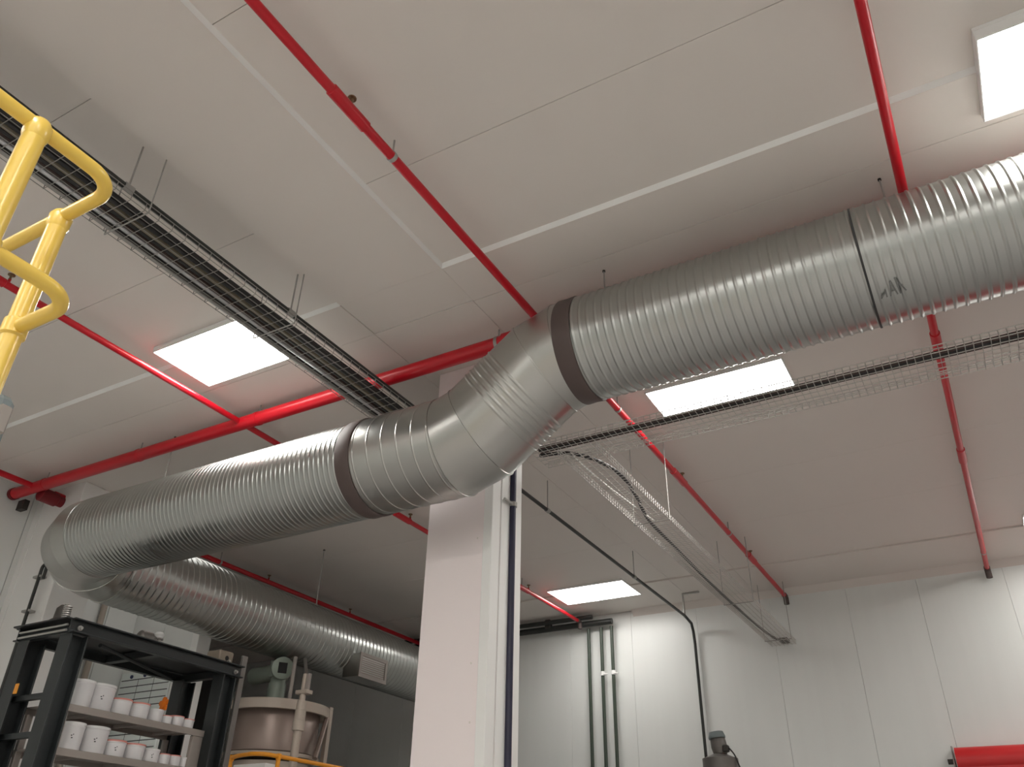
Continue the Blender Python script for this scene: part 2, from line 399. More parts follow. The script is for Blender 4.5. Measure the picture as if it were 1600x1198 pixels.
# right straight, ribbed: two lengths with a sealed joint
XJ = -0.09
part('duct_section', duct, seg(MB(), (X_G2 + 0.055, YD, ZR), (XJ, YD, ZR), rows=ribs(1.8, 0.056, 0.0065, 0.020, 0.0006), pitch=0.056), 'galvanised', label='ribbed duct section right of the bend', ang=60)
part('joint_ring', duct, MB().lathe((XJ + 0.002, YD, ZR), (1, 0, 0), [(-0.006, RD - 0.01), (-0.006, RD + 0.007), (0.006, RD + 0.007), (0.006, RD - 0.01)], 72, cap=False), 'seal_dark', label='thin dark joint ring')
part('duct_section', duct, seg(MB(), (XJ + 0.008, YD, ZR), (6.95, YD, ZR), rows=ribs(7.0, 0.058, 0.0065, 0.020, 0.0006), pitch=0.058), 'galvanised', label='ribbed duct section running out of the right edge', ang=60)
# corner elbow, four kinks, turning away from the viewer
XD = -7.32
Rb = 0.57; k = 4; dl = math.radians(90 / k)
dirs = [Vector((-math.cos(i * dl), math.sin(i * dl), 0)) for i in range(k + 1)]
# polyline tangent to the arc
tl = Rb * math.tan(dl / 2); nodes = [Vector((-6.75, YD, ZL)) + dirs[0] * tl]
for i in range(1, k): nodes.append(nodes[-1] + dirs[i] * (2 * tl))
pts = [Vector((-6.75, YD, ZL))] + nodes + [nodes[-1] + dirs[k] * tl]
norms = [dirs[0]] + [(dirs[i] + dirs[i + 1]).normalized() for i in range(k)] + [dirs[k]]
for i in range(k + 1):
    part('corner_gore', duct, seg(MB(), pts[i], pts[i + 1], norms[i], norms[i + 1], rows=[(-0.6, 0), (0.0, 0), (1.2, 0)]), 'galvanised_smooth', ang=60)
mitre_bead(pts[0], dirs[0], dirs[0], 'end_bead', 0.003); mitre_bead(pts[3], norms[3], dirs[2], 'end_bead', 0.006); mitre_bead(pts[5], dirs[4], dirs[4], 'end_bead', 0.012)
yD0 = pts[-1].y
part('duct_section', duct, seg(MB(), (XD, yD0, ZL), (XD, YW - 0.02, ZL), rows=ribs(YW - 0.02 - yD0, 0.075, 0.006, 0.02, 0.0005), pitch=0.075), 'galvanised', label='ribbed duct section running to the far wall', ang=60)
# outlet box with grille on the far section
vx0, vx1, vy0, vy1, vz0, vz1 = XD + 0.18, XD + 0.44, 8.20, 8.74, E0 + 2.25, E0 + 2.53
vb = part('vent_outlet', duct, MB().box(vx0, vx1, vy0, vy1, vz0, vz1, 0.004), 'galvanised_smooth', label='square outlet box with a grille')
t = 0.035
fr = MB().box(vx1, vx1 + 0.012, vy0 - 0.01, vy1 + 0.01, vz0 - 0.01, vz0 + t, 0.002).box(vx1, vx1 + 0.012, vy0 - 0.01, vy1 + 0.01, vz1 - t, vz1 + 0.01, 0.002)
fr.box(vx1, vx1 + 0.012, vy0 - 0.01, vy0 + t, vz0 + t, vz1 - t, 0.002).box(vx1, vx1 + 0.012, vy1 - t, vy1 + 0.01, vz0 + t, vz1 - t, 0.002)
part('grille_frame', vb, fr, 'shelf_grey')
for i in range(9):
    z = vz0 + 0.05 + i * 0.025
    part('grille_slat', vb, MB().prism([(vx1 - 0.004, z), (vx1 + 0.008, z - 0.010), (vx1 + 0.008, z - 0.004), (vx1 - 0.004, z + 0.008)], 1, vy0 + t, vy1 - t), 'tank_taupe')
part('flap', vb, MB().box(vx0 - 0.02, vx1 - 0.1, vy0 - 0.2, vy0 + 0.25, vz1 + 0.02, vz1 + 0.03), 'lamp_frame')
# stamped mark on the right section: strokes that follow the surface
def stamp(strokes, x0, a0, wid=0.011):
    mb = MB()
    for st in strokes:
        for (ua, va), (ub, vb_) in zip(st, st[1:]):
            d = Vector((ub - ua, vb_ - va)); l = d.length; d /= l; nrm = Vector((-d.y, d.x)) * wid / 2
            q = []
            n = 4; vs = []
            for i in range(n + 1):
                for sgn in (-1, 1):
                    u = ua + d.x * l * i / n + nrm.x * sgn; v = va + d.y * l * i / n + nrm.y * sgn
                    an = a0 + v / RD; rr = RD + 0.0082
                    vs.append((x0 + u, YD - math.cos(an) * rr, ZR + math.sin(an) * rr))
            mb.add(vs, [(2 * i, 2 * i + 1, 2 * i + 3, 2 * i + 2) for i in range(n)])
    part('stamped_mark', duct, mb, 'stamp_ink', label='small dark stamped mark')
stamp([[(0, 0.0), (0.03, 0.035)], [(0.03, 0.0), (0.03, 0.05)], [(0.05, 0.0), (0.065, 0.09), (0.085, 0.0)], [(0.055, 0.03), (0.08, 0.03)], [(0.1, 0.0), (0.09, 0.1), (0.13, 0.01)], [(0.09, 0.05), (0.12, 0.05)]], -0.045, -1.17, 0.008)
# hangers
def rod_hanger(parent, x, y, z0, r=0.005):
    h = part('hanger_rod', parent, MB().tube([(x, y, z0), (x, y, ZC)], r, 8), 'zinc')
    part('anchor', h, MB().lathe((x, y, ZC - 0.012), (0, 0, 1), [(0, r * 2.2), (0.012, r * 2.2)], 10), 'machine_dark')
for x in (-1.74, 0.12, 2.4, 4.6): rod_hanger(duct, x, YD, ZR + RD)
rod_hanger(duct, -6.55, YD + 0.34, ZL + 0.05)
for y in (7.75, 10.2): rod_hanger(duct, XD, y, ZL + RD, 0.007)

# ------------------------------------------------------------------ sprinkler pipes
ZP = E0 + 3.66
def sprinkler(parent, x, y):
    s_ = part('sprinkler_head', parent, MB().tube([(x, y, ZP), (x, y, ZP + 0.05)], 0.011, 8), 'red_paint')
    part('deflector', s_, MB().lathe((x, y, ZP + 0.05), (0, 0, 1), [(0, 0.012), (0.02, 0.008), (0.035, 0.012), (0.04, 0.026), (0.046, 0.026)], 12), 'sprinkler_brass')
def clamp(parent, x, y, r, axis):
    h = part('hanger', parent, MB().lathe((x, y, ZP), axis, [(-0.013, r + 0.004), (0.013, r + 0.004)], 20), 'zinc')
    part('hanger_rod', h, MB().tube([(x, y, ZP + r), (x, y, ZC)], 0.006, 8), 'zinc')
def branch(X, rad, y0, y1, label, coup, heads, hang, end=True):
    r = root('sprinkler_pipe', (X, y0, ZP), label, 'pipe', 'red sprinkler pipes under the ceiling')
    path = [(X, y0, ZP), (X, y1, ZP)]
    part('pipe', r, MB().tube(path, rad, 18), 'red_paint')
    for (y, l) in coup: part('coupling', r, MB().lathe((X, y, ZP), (0, 1, 0), [(0, rad), (0.004, rad + 0.008), (l - 0.004, rad + 0.008), (l, rad)], 18, cap=False), 'red_paint')
    for y in heads: sprinkler(r, X, y)
    for y in hang: clamp(r, X, y, rad, (0, 1, 0))
    if end:
        e = part('end_elbow', r, MB().tube([(X, y1 - 0.04, ZP), (X, y1 + 0.03, ZP), (X, y1 + 0.05, ZP - 0.03), (X, y1 + 0.05, ZP - 0.11)], rad + 0.008, 14), 'rubber_brown', label='dark end fitting at the far wall')
    return r
branch(-2.345, 0.029, YB + 0.1, 11.86, 'red sprinkler pipe crossing behind the duct right above the bend', [(2.02, 0.3), (-1.5, 0.25), (7.3, 0.35), (10.0, 0.3)], [2.18, -1.2, 7.6, 10.15], [2.57, -0.2, 5.9, 9.2])
branch(0.225, 0.029, YB + 0.1, 11.85, 'red sprinkler pipe at the right, passing behind the joint of the duct', [(5.95, 0.3), (8.1, 0.3)], [-2.0, 9.6], [-1.0, 11.2])
branch(-5.53, 0.027, YB + 0.1, 11.75, 'red sprinkler pipe passing left of the lit panel light and behind the white column', [(1.95, 0.25), (6.9, 0.3), (9.8, 0.3)], [2.02, 2.22, 7.2, 10.1], [2.42, 7.9, 9.9])
branch(-8.62, 0.032, YB + 0.1, 11.8, 'dark red sprinkler pipe near the left wall above the far duct', [(4.75, 0.3), (5.2, 0.4)], [8.1, 9.9], [3.3, 7.2], end=False)
YM = 4.535; RM = 0.062
mp = root('sprinkler_main', (-5, YM, ZP), 'thick red main pipe running across under the ceiling behind the duct', 'pipe')
part('pipe', mp, MB().tube([(-9.02, YM, ZP), (6.9, YM, ZP)], RM, 24), 'red_paint')
part('end_flange', mp, MB().lathe((-9.03, YM, ZP), (1, 0, 0), [(0, 0.068), (0.05, 0.068), (0.05, RM)], 24), 'dark_red')
for x in (-2.72, -1.2): part('coupling', mp, MB().lathe((x, YM, ZP), (1, 0, 0), [(0, RM), (0.004, RM + 0.012), (0.32, RM + 0.012), (0.324, RM)], 24, cap=False), 'red_paint')
for x in (-8.45, -6.95, -5.33, -2.77):
    h = part('hanger', mp, MB().lathe((x, YM, ZP), (1, 0, 0), [(-0.014, RM + 0.004), (0.014, RM + 0.004)], 24), 'zinc' if x > -2.8 else 'red_paint')
    part('hanger_rod', h, MB().tube([(x, YM, ZP + RM), (x, YM, ZC)], 0.007, 8), 'zinc')
part('saddle', mp, MB().lathe((-8.62, YM + 0.06, ZP - 0.05), (0, 1, 0), [(0, 0.06), (0.01, 0.075), (0.2, 0.075), (0.21, 0.06), (0.7, 0.06)], 20), 'dark_red', label='dark red branch fitting behind the left end')
part('strut', mp, MB().box(-9.0, -8.88, YM + 0.07, YM + 0.13, ZP - 0.17, ZP - 0.06), 'machine_dark')

# ------------------------------------------------------------------ cable trays
def wire(mb, pts, r=0.003): mb.tube(pts, r, 5, cap=False, smooth=True)
def tray(name_loc, label, axis, a0, a1, b0, b1, z, h=0.055, step=0.05, rods=(), nb=7, r=0.0032, m='wire_zinc'):
    t_ = root('cable_tray', name_loc, label, 'cable tray', 'wire mesh cable trays')
    P = (lambda a, b, zz: (a, b, zz)) if axis == 'x' else (lambda a, b, zz: (b, a, zz))
    mb = MB()
    for i in range(nb):
        b = b0 + (b1 - b0) * i / (nb - 1); wire(mb, [P(a0, b, z), P(a1, b, z)], r)
    part('bottom_wires', t_, mb, m, kind='stuff')
    for b in (b0, b1):
        mb = MB(); wire(mb, [P(a0, b, z + h), P(a1, b, z + h)], r * 1.25); wire(mb, [P(a0, b, z + h * 0.5), P(a1, b, z + h * 0.5)], r)
        part('side_rail', t_, mb, m)
    mb = MB(); n = int((a1 - a0) / step)
    for i in range(n + 1):
        a = a0 + i * step
        wire(mb, [P(a, b0, z + h), P(a, b0, z - 0.004), P(a, b1, z - 0.004), P(a, b1, z + h)], r)
    part('cross_wires', t_, mb, m, kind='stuff')
    for a in rods:
        h_ = part('hanger', t_, MB().tube([P(a, b0 - 0.012, z - 0.009), P(a, b1 + 0.012, z - 0.009)], 0.005, 8), 'zinc')
        for b in (b0 - 0.012, b1 + 0.012):
            part('hanger_rod', h_, MB().tube([P(a, b, z - 0.012), P(a, b, ZC)], 0.0045, 8), 'zinc')
    return t_
Z1 = E0 + 3.37; Z2 = E0 + 3.05; Z3 = E0 + 3.0
tray((-3.86, 3, Z1), 'wire mesh cable tray full of black cables, from the upper left to the column', 'y', -6.9, 6.1, -4.06, -3.69, Z1, rods=(-0.2, 2.02, 3.27, 5.5), step=0.1, r=0.0026, nb=6, m='wire_dull')
tray((0, 5.4, Z2), 'wire mesh cable tray with dark cables running right below the duct', 'x', -2.86, 6.9, 5.20, 5.56, Z2, rods=(1.6, 4.2), nb=6, r=0.0036)
tray((-2.48, 9, Z3), 'nearly empty wire mesh cable tray ending at the far wall', 'y', 5.3, 11.95, -2.64, -2.31, Z3, rods=(6.93, 9.75, 11.6), nb=7, r=0.0036)
def wob(x, z, y0, y1, amp, n=30, axis='y'):
    ph = random.random() * 6; out = []
    for i in range(n + 1):
        t = i / n; y = y0 + (y1 - y0) * t; o = amp * math.sin(ph + t * 9) + amp * 0.5 * math.sin(ph * 2 + t * 23)
        out.append((x + o, y, z) if axis == 'y' else (y, x + o, z))
    return out
G1 = 'cables lying in the left cable tray'
for i, (x, rr, m, lab) in enumerate([
    (-3.775, 0.017, 'black_cable', 'black cable in the left tray, nearest the black conduit'),
    (-3.812, 0.018, 'black_cable', 'second black cable from the conduit side of the left tray'),
    (-3.850, 0.016, 'olive_cable', 'olive brown cable in the middle of the left tray'),
    (-3.886, 0.017, 'black_cable', 'black cable left of the olive cable in the left tray'),
    (-3.921, 0.015, 'brown_cable', 'dark brown cable beside the silver conduit in the left tray'),
    (-3.962, 0.019, 'grey_conduit', 'shiny silver conduit lying in the left tray'),
    (-4.000, 0.013, 'black_cable', 'thin black cable between the two grey conduits of the left tray'),
    (-4.032, 0.016, 'zinc', 'dull grey conduit along the outer edge of the left tray')]):
    solid('cable', MB().tube(wob(x, Z1 + 0.004 + rr, -6.8, 6.0, 0.004 if 'conduit' not in m else 0.0), rr, 10), m, (x, 0, Z1), lab, 'cable', G1)
solid('cable', MB().tube(wob(-3.80, Z1 + 0.052, -6.8, 6.0, 0.012), 0.012, 8), 'black_cable', (-3.8, 0, Z1), 'black cable on top of the bundle in the left tray, conduit side', 'cable', G1)
solid('cable', MB().tube(wob(-3.88, Z1 + 0.052, -6.8, 6.0, 0.012), 0.012, 8), 'black_cable', (-3.88, 0, Z1), 'black cable on top of the olive cable in the left tray', 'cable', G1)
for i, (y, rr, m, lab) in enumerate([(5.235, 0.014, 'brown_cable', 'dark brown cable along the near edge of the right tray'), (5.27, 0.015, 'black_cable', 'black cable in the middle of the right tray bundle'), (5.305, 0.010, 'brown_cable', 'thin brown cable on the far side of the right tray bundle')]):
    solid('cable', MB().tube(wob(y, Z2 + rr + 0.004, -2.8, 6.8, 0.006, axis='x'), rr, 10), m, (0, y, Z2), lab, 'cable', 'cables lying in the right cable tray')
cb = [(-2.84, 5.36, Z2 + 0.02), (-2.62, 5.42, Z2 + 0.02), (-2.45, 5.6, Z2 + 0.0), (-2.36, 5.9, Z3 + 0.025), (-2.40, 6.36, Z3 + 0.018), (-2.50, 6.9, Z3 + 0.018), (-2.53, 7.63, Z3 + 0.018), (-2.57, 9.47, Z3 + 0.018), (-2.54, 11.3, Z3 + 0.018), (-2.44, 11.85, Z3 + 0.02)]
solid('cable', MB().tube(catmull(cb, 8), 0.016, 10), 'black_cable', (-2.5, 5.4, Z3), 'black cable swinging in an S curve along the empty far tray', 'cable')
solid('white_cable', MB().tube(catmull([(-2.6, 5.5, Z2 + 0.02), (-2.56, 5.9, Z3 + 0.03), (-2.5, 6.5, Z3 + 0.012), (-2.46, 6.95, Z3 + 0.012)], 6), 0.006, 8), 'white_cable', (-2.5, 6, Z3), 'short white cable at the start of the far tray', 'cable')
solid('junction_clip', MB().box(-2.5, -2.38, 11.75, 11.9, Z3 + 0.005, Z3 + 0.06, 0.01), 'machine_dark', (-2.44, 11.8, Z3), 'small dark junction box at the end of the far tray', 'junction box')

# ------------------------------------------------------------------ black conduit under the ceiling and down the far wall
ZK = E0 + 3.455; XK = -3.72
cd = root('conduit', (XK, 0, ZK), 'thin black conduit beside the left tray, continuing to and down the far wall', 'conduit')
part('pipe', cd, MB().tube([(XK, -6.9, ZK), (XK, 11.5, ZK)], 0.02, 12), 'black_pipe')
part('wall_drop', cd, MB().tube([(XK, 11.5, ZK), (XK, 11.78, ZK - 0.04), (XK - 0.02, 11.9, ZK - 0.12), (XK - 0.02, 11.93, ZK - 0.3), (XK - 0.02, 11.93, 0.3)], 0.021, 12), 'black_pipe')
part('riser', cd, MB().tube([(XK, 11.5, ZK + 0.01), (XK, 11.5, ZC - 0.03), (XK + 0.25, 11.5, ZC - 0.03)], 0.016, 10), 'zinc')
for y in (1.88, 3.25, 7.2, 9.6, -1.0):
    h = part('hanger', cd, MB().lathe((XK, y, ZK), (0, 1, 0), [(-0.03, 0.026), (0.03, 0.026)], 14), 'zinc')
    part('hanger_rod', h, MB().tube([(XK, y, ZK + 0.02), (XK, y, ZC)], 0.006, 8), 'zinc')

# ------------------------------------------------------------------ pipes on the far wall
for x, lab, m in ((-5.43, 'dark wall pipe under the end of the red sprinkler pipe', 'green_pipe'), (-5.215, 'middle one of the three vertical wall pipes', 'green_pipe'), (-5.04, 'rightmost of the three vertical wall pipes', 'green_pipe')):
    r = root('wall_pipe', (x, 11.9, 0), lab, 'pipe', 'vertical pipes on the far wall')
    part('pipe', r, MB().tube([(x, 11.9, 0), (x, 11.9, E0 + 3.56)], 0.026, 14), m)
    if x > -5.4:
        b_ = part('bracket', r, MB().lathe((x, 11.9, E0 + 2.86), (0, 0, 1), [(-0.03, 0.036), (0.03, 0.036)], 16).tube([(x - 0.02, 11.88, E0 + 2.86), (x + 0.09, 11.88, E0 + 2.84)], 0.012, 8), 'trim_white')
r = root('header_pipe', (-6.5, 11.85, E0 + 3.62), 'dark horizontal pipe run where far wall meets ceiling beside the column', 'pipe')
part('pipe', r, MB().tube([(-8.9, 11.84, E0 + 3.62), (-5.0, 11.84, E0 + 3.62)], 0.045, 14), 'black_pipe')
part('pipe', r, MB().tube([(-8.9, 11.76, E0 + 3.7), (-5.3, 11.76, E0 + 3.7)], 0.035, 12), 'black_pipe')
part('valve', r, MB().box(-6.15, -6.05, 11.78, 11.86, E0 + 3.62, E0 + 3.76, 0.01), 'machine_dark')

# ------------------------------------------------------------------ yellow guardrail
ky = 0.75
gx, gy = -2.35 * ky - 0.018, 1.165 * ky; zt = E0 + 2.198 * ky - 0.016; zm = E0 + 1.698 * ky - 0.035
gr = root('guardrail', (gx, gy, 0), 'yellow tubular guardrail corner at the left edge', 'guardrail')
def rail(z, name):
    R_ = 0.085
    pts = [(gx, -2.5, z)] + [tuple(q) for q in arc((gx - R_, gy - R_, z), 0, PI / 2, R_, (1, 0, 0), (0, 1, 0), 10)] + [(-3.4, gy, z)]
    part(name, gr, MB().tube(pts, 0.0195, 18), 'yellow_paint')
rail(zt, 'top_rail'); rail(zm, 'middle_rail')
for (x, y, rr) in ((gx, 0.846 * ky, 0.028), (-2.706 * ky, gy, 0.0265), (gx, -1.2, 0.028), (-3.3, gy, 0.0265)):
    po = part('post', gr, MB().tube([(x, y, 0), (x, y, zt - 0.01)], rr, 20), 'yellow_paint')
    part('post_cap', po, MB().lathe((x, y, zt - 0.045), (0, 0, 1), [(0, rr), (0.012, rr + 0.004), (0.045, rr + 0.005), (0.06, rr * 0.9), (0.07, rr * 0.5)], 20), 'yellow_paint')
    part('rail_socket', po, MB().lathe((x, y, zm - 0.03), (0, 0, 1), [(0, rr), (0.006, rr + 0.006), (0.05, rr + 0.006), (0.056, rr)], 20), 'yellow_paint')
    part('base_plate', po, MB().box(x - 0.06, x + 0.06, y - 0.06, y + 0.06, 0, 0.012, 0.003), 'yellow_paint')
px, py = -2.706 * ky, gy
cbx = root('switch_box', (px + 0.02, py, E0 + 0.85), 'grey rounded metal box on the guardrail post at the left edge', 'box')
part('casing', cbx, MB().box(px - 0.02, px + 0.225, py - 0.075, py - 0.0275, E0 + 0.825, E0 + 0.945, 0.014), 'grey_box')
part('cover_rim', cbx, MB().box(px + 0.222, px + 0.236, py - 0.066, py - 0.036, E0 + 0.845, E0 + 0.915, 0.005), 'shelf_grey')

# ------------------------------------------------------------------ storage rack
XF, XK2 = -5.98, -6.60; YA, YZ = 3.78, 5.47; ZT = E0 + 1.712
rk = root('storage_rack', (-6.3, 4.6, 0), 'dark steel storage rack frame standing under the far duct', 'rack')
def ibeam_post(x0, x1, y0, y1, z0, z1):
    mb = MB(); tf = 0.014
    mb.box(x0, x1, y0, y0 + tf, z0, z1, 0.002).box(x0, x1, y1 - tf, y1, z0, z1, 0.002)
    xm = (x0 + x1) / 2; mb.box(xm - 0.006, xm + 0.006, y0 + tf, y1 - tf, z0, z1); return mb
for (x, y) in ((XF - 0.15, YA), (XF - 0.15, YZ - 0.16), (XK2 - 0.05, YA), (XK2 - 0.05, YZ - 0.16)):
    part('upright', rk, ibeam_post(x, x + 0.14, y, y + 0.15, 0, ZT - 0.105), 'rack_steel')
def cbeam(y0, y1, x, z0, z1, s):
    mb = MB().box(x - 0.006, x + 0.006, y0, y1, z0, z1); a, b = (x, x + 0.05 * s) if s > 0 else (x + 0.05 * s, x)
    mb.box(a, b, y0, y1, z1 - 0.010, z1, 0.002); mb.box(a, b, y0, y1, z0, z0 + 0.010, 0.002); return mb
part('top_beam', rk, cbeam(YA - 0.02, YZ + 0.04, XF - 0.03, ZT - 0.103, ZT, 1), 'rack_steel', label='dark channel beam along the front')
part('top_beam', rk, cbeam(YA - 0.02, YZ + 0.04, XK2 - 0.05, ZT - 0.103, ZT, -1), 'rack_steel')
for y in (YA + 0.03, 4.6, YZ - 0.05):
    part('cross_beam', rk, MB().box(XK2 - 0.05, XF - 0.036, y - 0.03, y + 0.03, ZT - 0.10, ZT - 0.04, 0.003), 'rack_steel')
part('end_plate', rk, MB().box(XK2 - 0.08, XF - 0.03, YA - 0.06, YA + 0.1, ZT - 0.008, ZT + 0.004, 0.002), 'rack_black', label='thin dark plate over the left end')
for z in (ZT - 0.045, ZT - 0.085):
    part('end_rung', rk, MB().tube([(XK2 - 0.03, YA - 0.02, z), (XF - 0.06, YA - 0.02, z)], 0.009, 8), 'zinc')
for z, x in ((ZT - 0.06, XF + 0.0), ): 
    for y in (YA + 0.06, YZ - 0.03):
        part('bolt', rk, MB().lathe((XF - 0.024, y, z), (1, 0, 0), [(0, 0.02), (0.012, 0.02), (0.014, 0.012), (0.03, 0.012)], 8), 'zinc')
part('diagonal_brace', rk, MB().tube([(XF - 0.1, 4.1, ZT - 0.12), (XK2 + 0.05, 5.2, ZT - 0.12)], 0.016, 8), 'rack_steel')
part('top_sheet', rk, MB().box(XK2 - 0.03, XF - 0.10, YA + 0.1, YZ - 0.02, ZT - 0.037, ZT - 0.03), 'rack_black')
for z in (E0 + 1.20, E0 + 0.93):
    part('rear_shelf_bar', rk, MB().box(XK2 - 0.03, XF - 0.2, YA + 0.05, YA + 0.09, z - 0.04, z), 'rack_steel')
# grey shelving inside the rack
sh = root('shelving_unit', (-6.27, 4.66, 0), 'grey shelving standing inside the dark rack and holding white pots', 'shelf')
XS0, XS1, YS0, YS1 = -6.56, -6.10, 3.96, 5.335
SZ = [E0 + 1.143, E0 + 0.842, E0 + 0.54]
for z in SZ:
    s_ = part('shelf_board', sh, MB().box(XS0, XS1, YS0, YS1, z - 0.012, z, 0.002), 'shelf_grey')
    part('shelf_lip', s_, MB().box(XS1 - 0.004, XS1 + 0.006, YS0, YS1, z - 0.052, z, 0.002), 'shelf_grey')
    part('shelf_lip', s_, MB().box(XS0 - 0.006, XS0 + 0.004, YS0, YS1, z - 0.052, z, 0.002), 'shelf_grey')
    for y in (4.3, 4.75, 5.15):
        part('stiffener', s_, MB().box(XS0 + 0.01, XS1 - 0.01, y - 0.015, y + 0.015, z - 0.035, z - 0.013), 'shelf_grey')
for (x, y) in ((XS1 - 0.02, YS1 - 0.11), (XS0 + 0.02, YS1 - 0.05), (XS1 - 0.02, YS0 + 0.02), (XS0 + 0.02, YS0 + 0.02)):
    part('leg', sh, MB().box(x - 0.02, x + 0.018, y - 0.02, y + 0.09 if y > 5.2 and x > -6.3 else y + 0.03, 0, SZ[0] - 0.053, 0.003), 'shelf_grey')
def pot(y, z, rr, h, lid, label, grp, mark=True):
    x = -6.12 - rr
    b_ = root('pot', (x, y, z), label, 'pot', grp)
    part('body', b_, MB().lathe((x, y, z), (0, 0, 1), [(0, rr * 0.9), (0.006, rr * 0.93), (h * 0.80, rr * 0.97), (h * 0.82, rr * 1.0), (h * 0.86, rr * 1.0), (h * 0.87, rr * 0.97), (h * 0.93, rr * 0.97)], 28), 'bucket_white')
    part('lid', b_, MB().lathe((x, y, z + h * 0.90), (0, 0, 1), [(0, rr * 1.02), (h * 0.08, rr * 1.02), (h * 0.1, rr * 0.98), (h * 0.1, rr * 0.9), (h * 0.08, rr * 0.88)], 28), 'lid_pink' if lid else 'lid_white', label='pink lid' if lid else 'white lid')
    if mark:
        mb = MB(); a0 = -0.55
        for (da, dz, wa) in ((0, 0.0, 0.10), (0.14, 0.008, 0.07), (0.05, -0.016, 0.12)):
            vs = []
            for i in range(4):
                for s_ in (0, 1):
                    an = a0 + da + wa * i / 3; vs.append((x + math.cos(an) * rr * 0.975, y + math.sin(an) * rr * 0.975, z + h * 0.48 + dz + s_ * 0.008))
            mb.add(vs, [(2 * i, 2 * i + 2, 2 * i + 3, 2 * i + 1) for i in range(3)])
        part('mark', b_, mb, 'ink', label='small handwritten mark')
ordn = ['first', 'second', 'third', 'fourth', 'fifth', 'sixth', 'seventh', 'eighth']
row1 = [(4.135, .095, .20, 0), (4.318, .108, .20, 0), (4.505, .088, .125, 1), (4.682, .088, .123, 1), (4.838, .066, .10, 0), (4.945, .046, .068, 1), (5.06, .062, .084, 1), (5.175, .058, .076, 1)]
row2 = [(4.15, .092, .195, 0), (4.358, .108, .195, 0), (4.545, .088, .123, 1), (4.728, .090, .121, 1), (4.888, .070, .103, 0), (5.005, .05, .082, 1), (5.113, .056, .084, 1), (5.222, .053, .078, 0)]
for rw, z, nm in ((row1, SZ[0], 'upper'), (row2, SZ[1], 'lower')):
    for i, (y, rr, h, ld) in enumerate(rw):
        size = 'large' if rr > .09 else 'medium' if rr > .08 else 'small'
        pot(y, z, rr, h, ld, '%s white pot with %s lid, %s from the left on the %s shelf' % (size, 'pink' if ld else 'white', ordn[i], nm), 'white pots on the %s shelf' % nm, mark=i in (1, 2, 4, 0) if nm == 'lower' else i in (1,))
# items at the left end of the shelves seen between the uprights
for (y, z, rr, h, lab) in ((4.10, SZ[1], .07, .13, 'pale pink tub at the rear left of the lower shelf'), (4.06, SZ[0], .06, .0, '')):
    if h:
        solid('tub', MB().lathe((XS0 + 0.09, y, z), (0, 0, 1), [(0, rr * .85), (h, rr), (h, rr * 1.05), (h + .012, rr * 1.05)], 20), 'column_paint', (XS0 + 0.09, y, z), lab, 'tub')
solid('yellow_tag', MB().box(XK2 + 0.115, XK2 + 0.155, YA - 0.012, YA - 0.001, E0 + 1.20, E0 + 1.275, 0.003), 'orange_yellow', (XK2 + 0.13, YA, E0 + 1.2), 'orange tag hanging on the black rear upright of the rack', 'tag')
# things on top of the rack
sp = root('coil_machine', (-6.42, 3.9, ZT), 'dark machine part with a coil spring on the left end of the rack', 'machine part')
part('body', sp, MB().lathe((-6.46, 3.95, ZT + 0.004), (0, 0, 1), [(0, 0.09), (0.07, 0.085), (0.09, 0.06), (0.17, 0.055), (0.2, 0.03)], 16), 'machine_dark')
part('spring', sp, MB().tube([(-6.33 + 0.028 * math.cos(t_ * 0.6), 3.90 + 0.028 * math.sin(t_ * 0.6), ZT + 0.012 + t_ * 0.0016) for t_ in range(105)], 0.006, 6), 'zinc')
pu = root('small_pump', (-6.2, 4.6, ZT), 'small grey pump with fittings lying on top of the rack', 'pump')
part('body', pu, MB().lathe((-6.2, 4.50, ZT + 0.06), (0, 1, 0), [(0, 0.03), (0.02, 0.055), (0.12, 0.06), (0.14, 0.04), (0.18, 0.035)], 18), 'motor_grey')
part('base', pu, MB().box(-6.26, -6.14, 4.42, 4.70, ZT - 0.03, ZT + 0.012, 0.004), 'zinc')
part('fitting', pu, MB().lathe((-6.2, 4.7, ZT + 0.0), (0, 0, 1), [(0, 0.045), (0.015, 0.045), (0.02, 0.03), (0.035, 0.03), (0.04, 0.045), (0.055, 0.045), (0.06, 0.03), (0.075, 0.03), (0.08, 0.045), (0.09, 0.045)], 18), 'zinc')
part('cap', pu, MB().lathe((-6.2, 4.705, ZT + 0.09), (0, 0, 1), [(0, 0.03), (0.03, 0.042), (0.05, 0.03)], 18), 'lamp_frame')
part('lever', pu, MB().tube([(-6.2, 4.45, ZT + 0.05), (-6.17, 4.36, ZT + 0.03), (-6.15, 4.28, ZT + 0.01)], 0.014, 8), 'zinc')
tb = root('bracket_block', (-6.2, 5.42, ZT), 'tan metal block at the right end of the rack top', 'block')
part('block', tb, MB().box(-6.3, -6.12, 5.33, 5.50, ZT - 0.03, ZT + 0.135, 0.012), 'tan_block')
part('hole', tb, MB().lathe((-6.122, 5.42, ZT + 0.07), (1, 0, 0), [(0, 0.022), (0.003, 0.022)], 14), 'dark_hole')
part('screw', tb, MB().lathe((-6.12, 5.45, ZT + 0.05), (1, 0, 0), [(0, 0.012), (0.012, 0.01)], 8), 'zinc')
bd = root('grey_angle', (-6.1, 5.56, 0), 'grey upright angle post at the right end of the rack', 'post')
part('leg', bd, MB().box(-6.06, -6.03, 5.53, 5.59, 0, ZT + 0.11, 0.003), 'motor_grey')

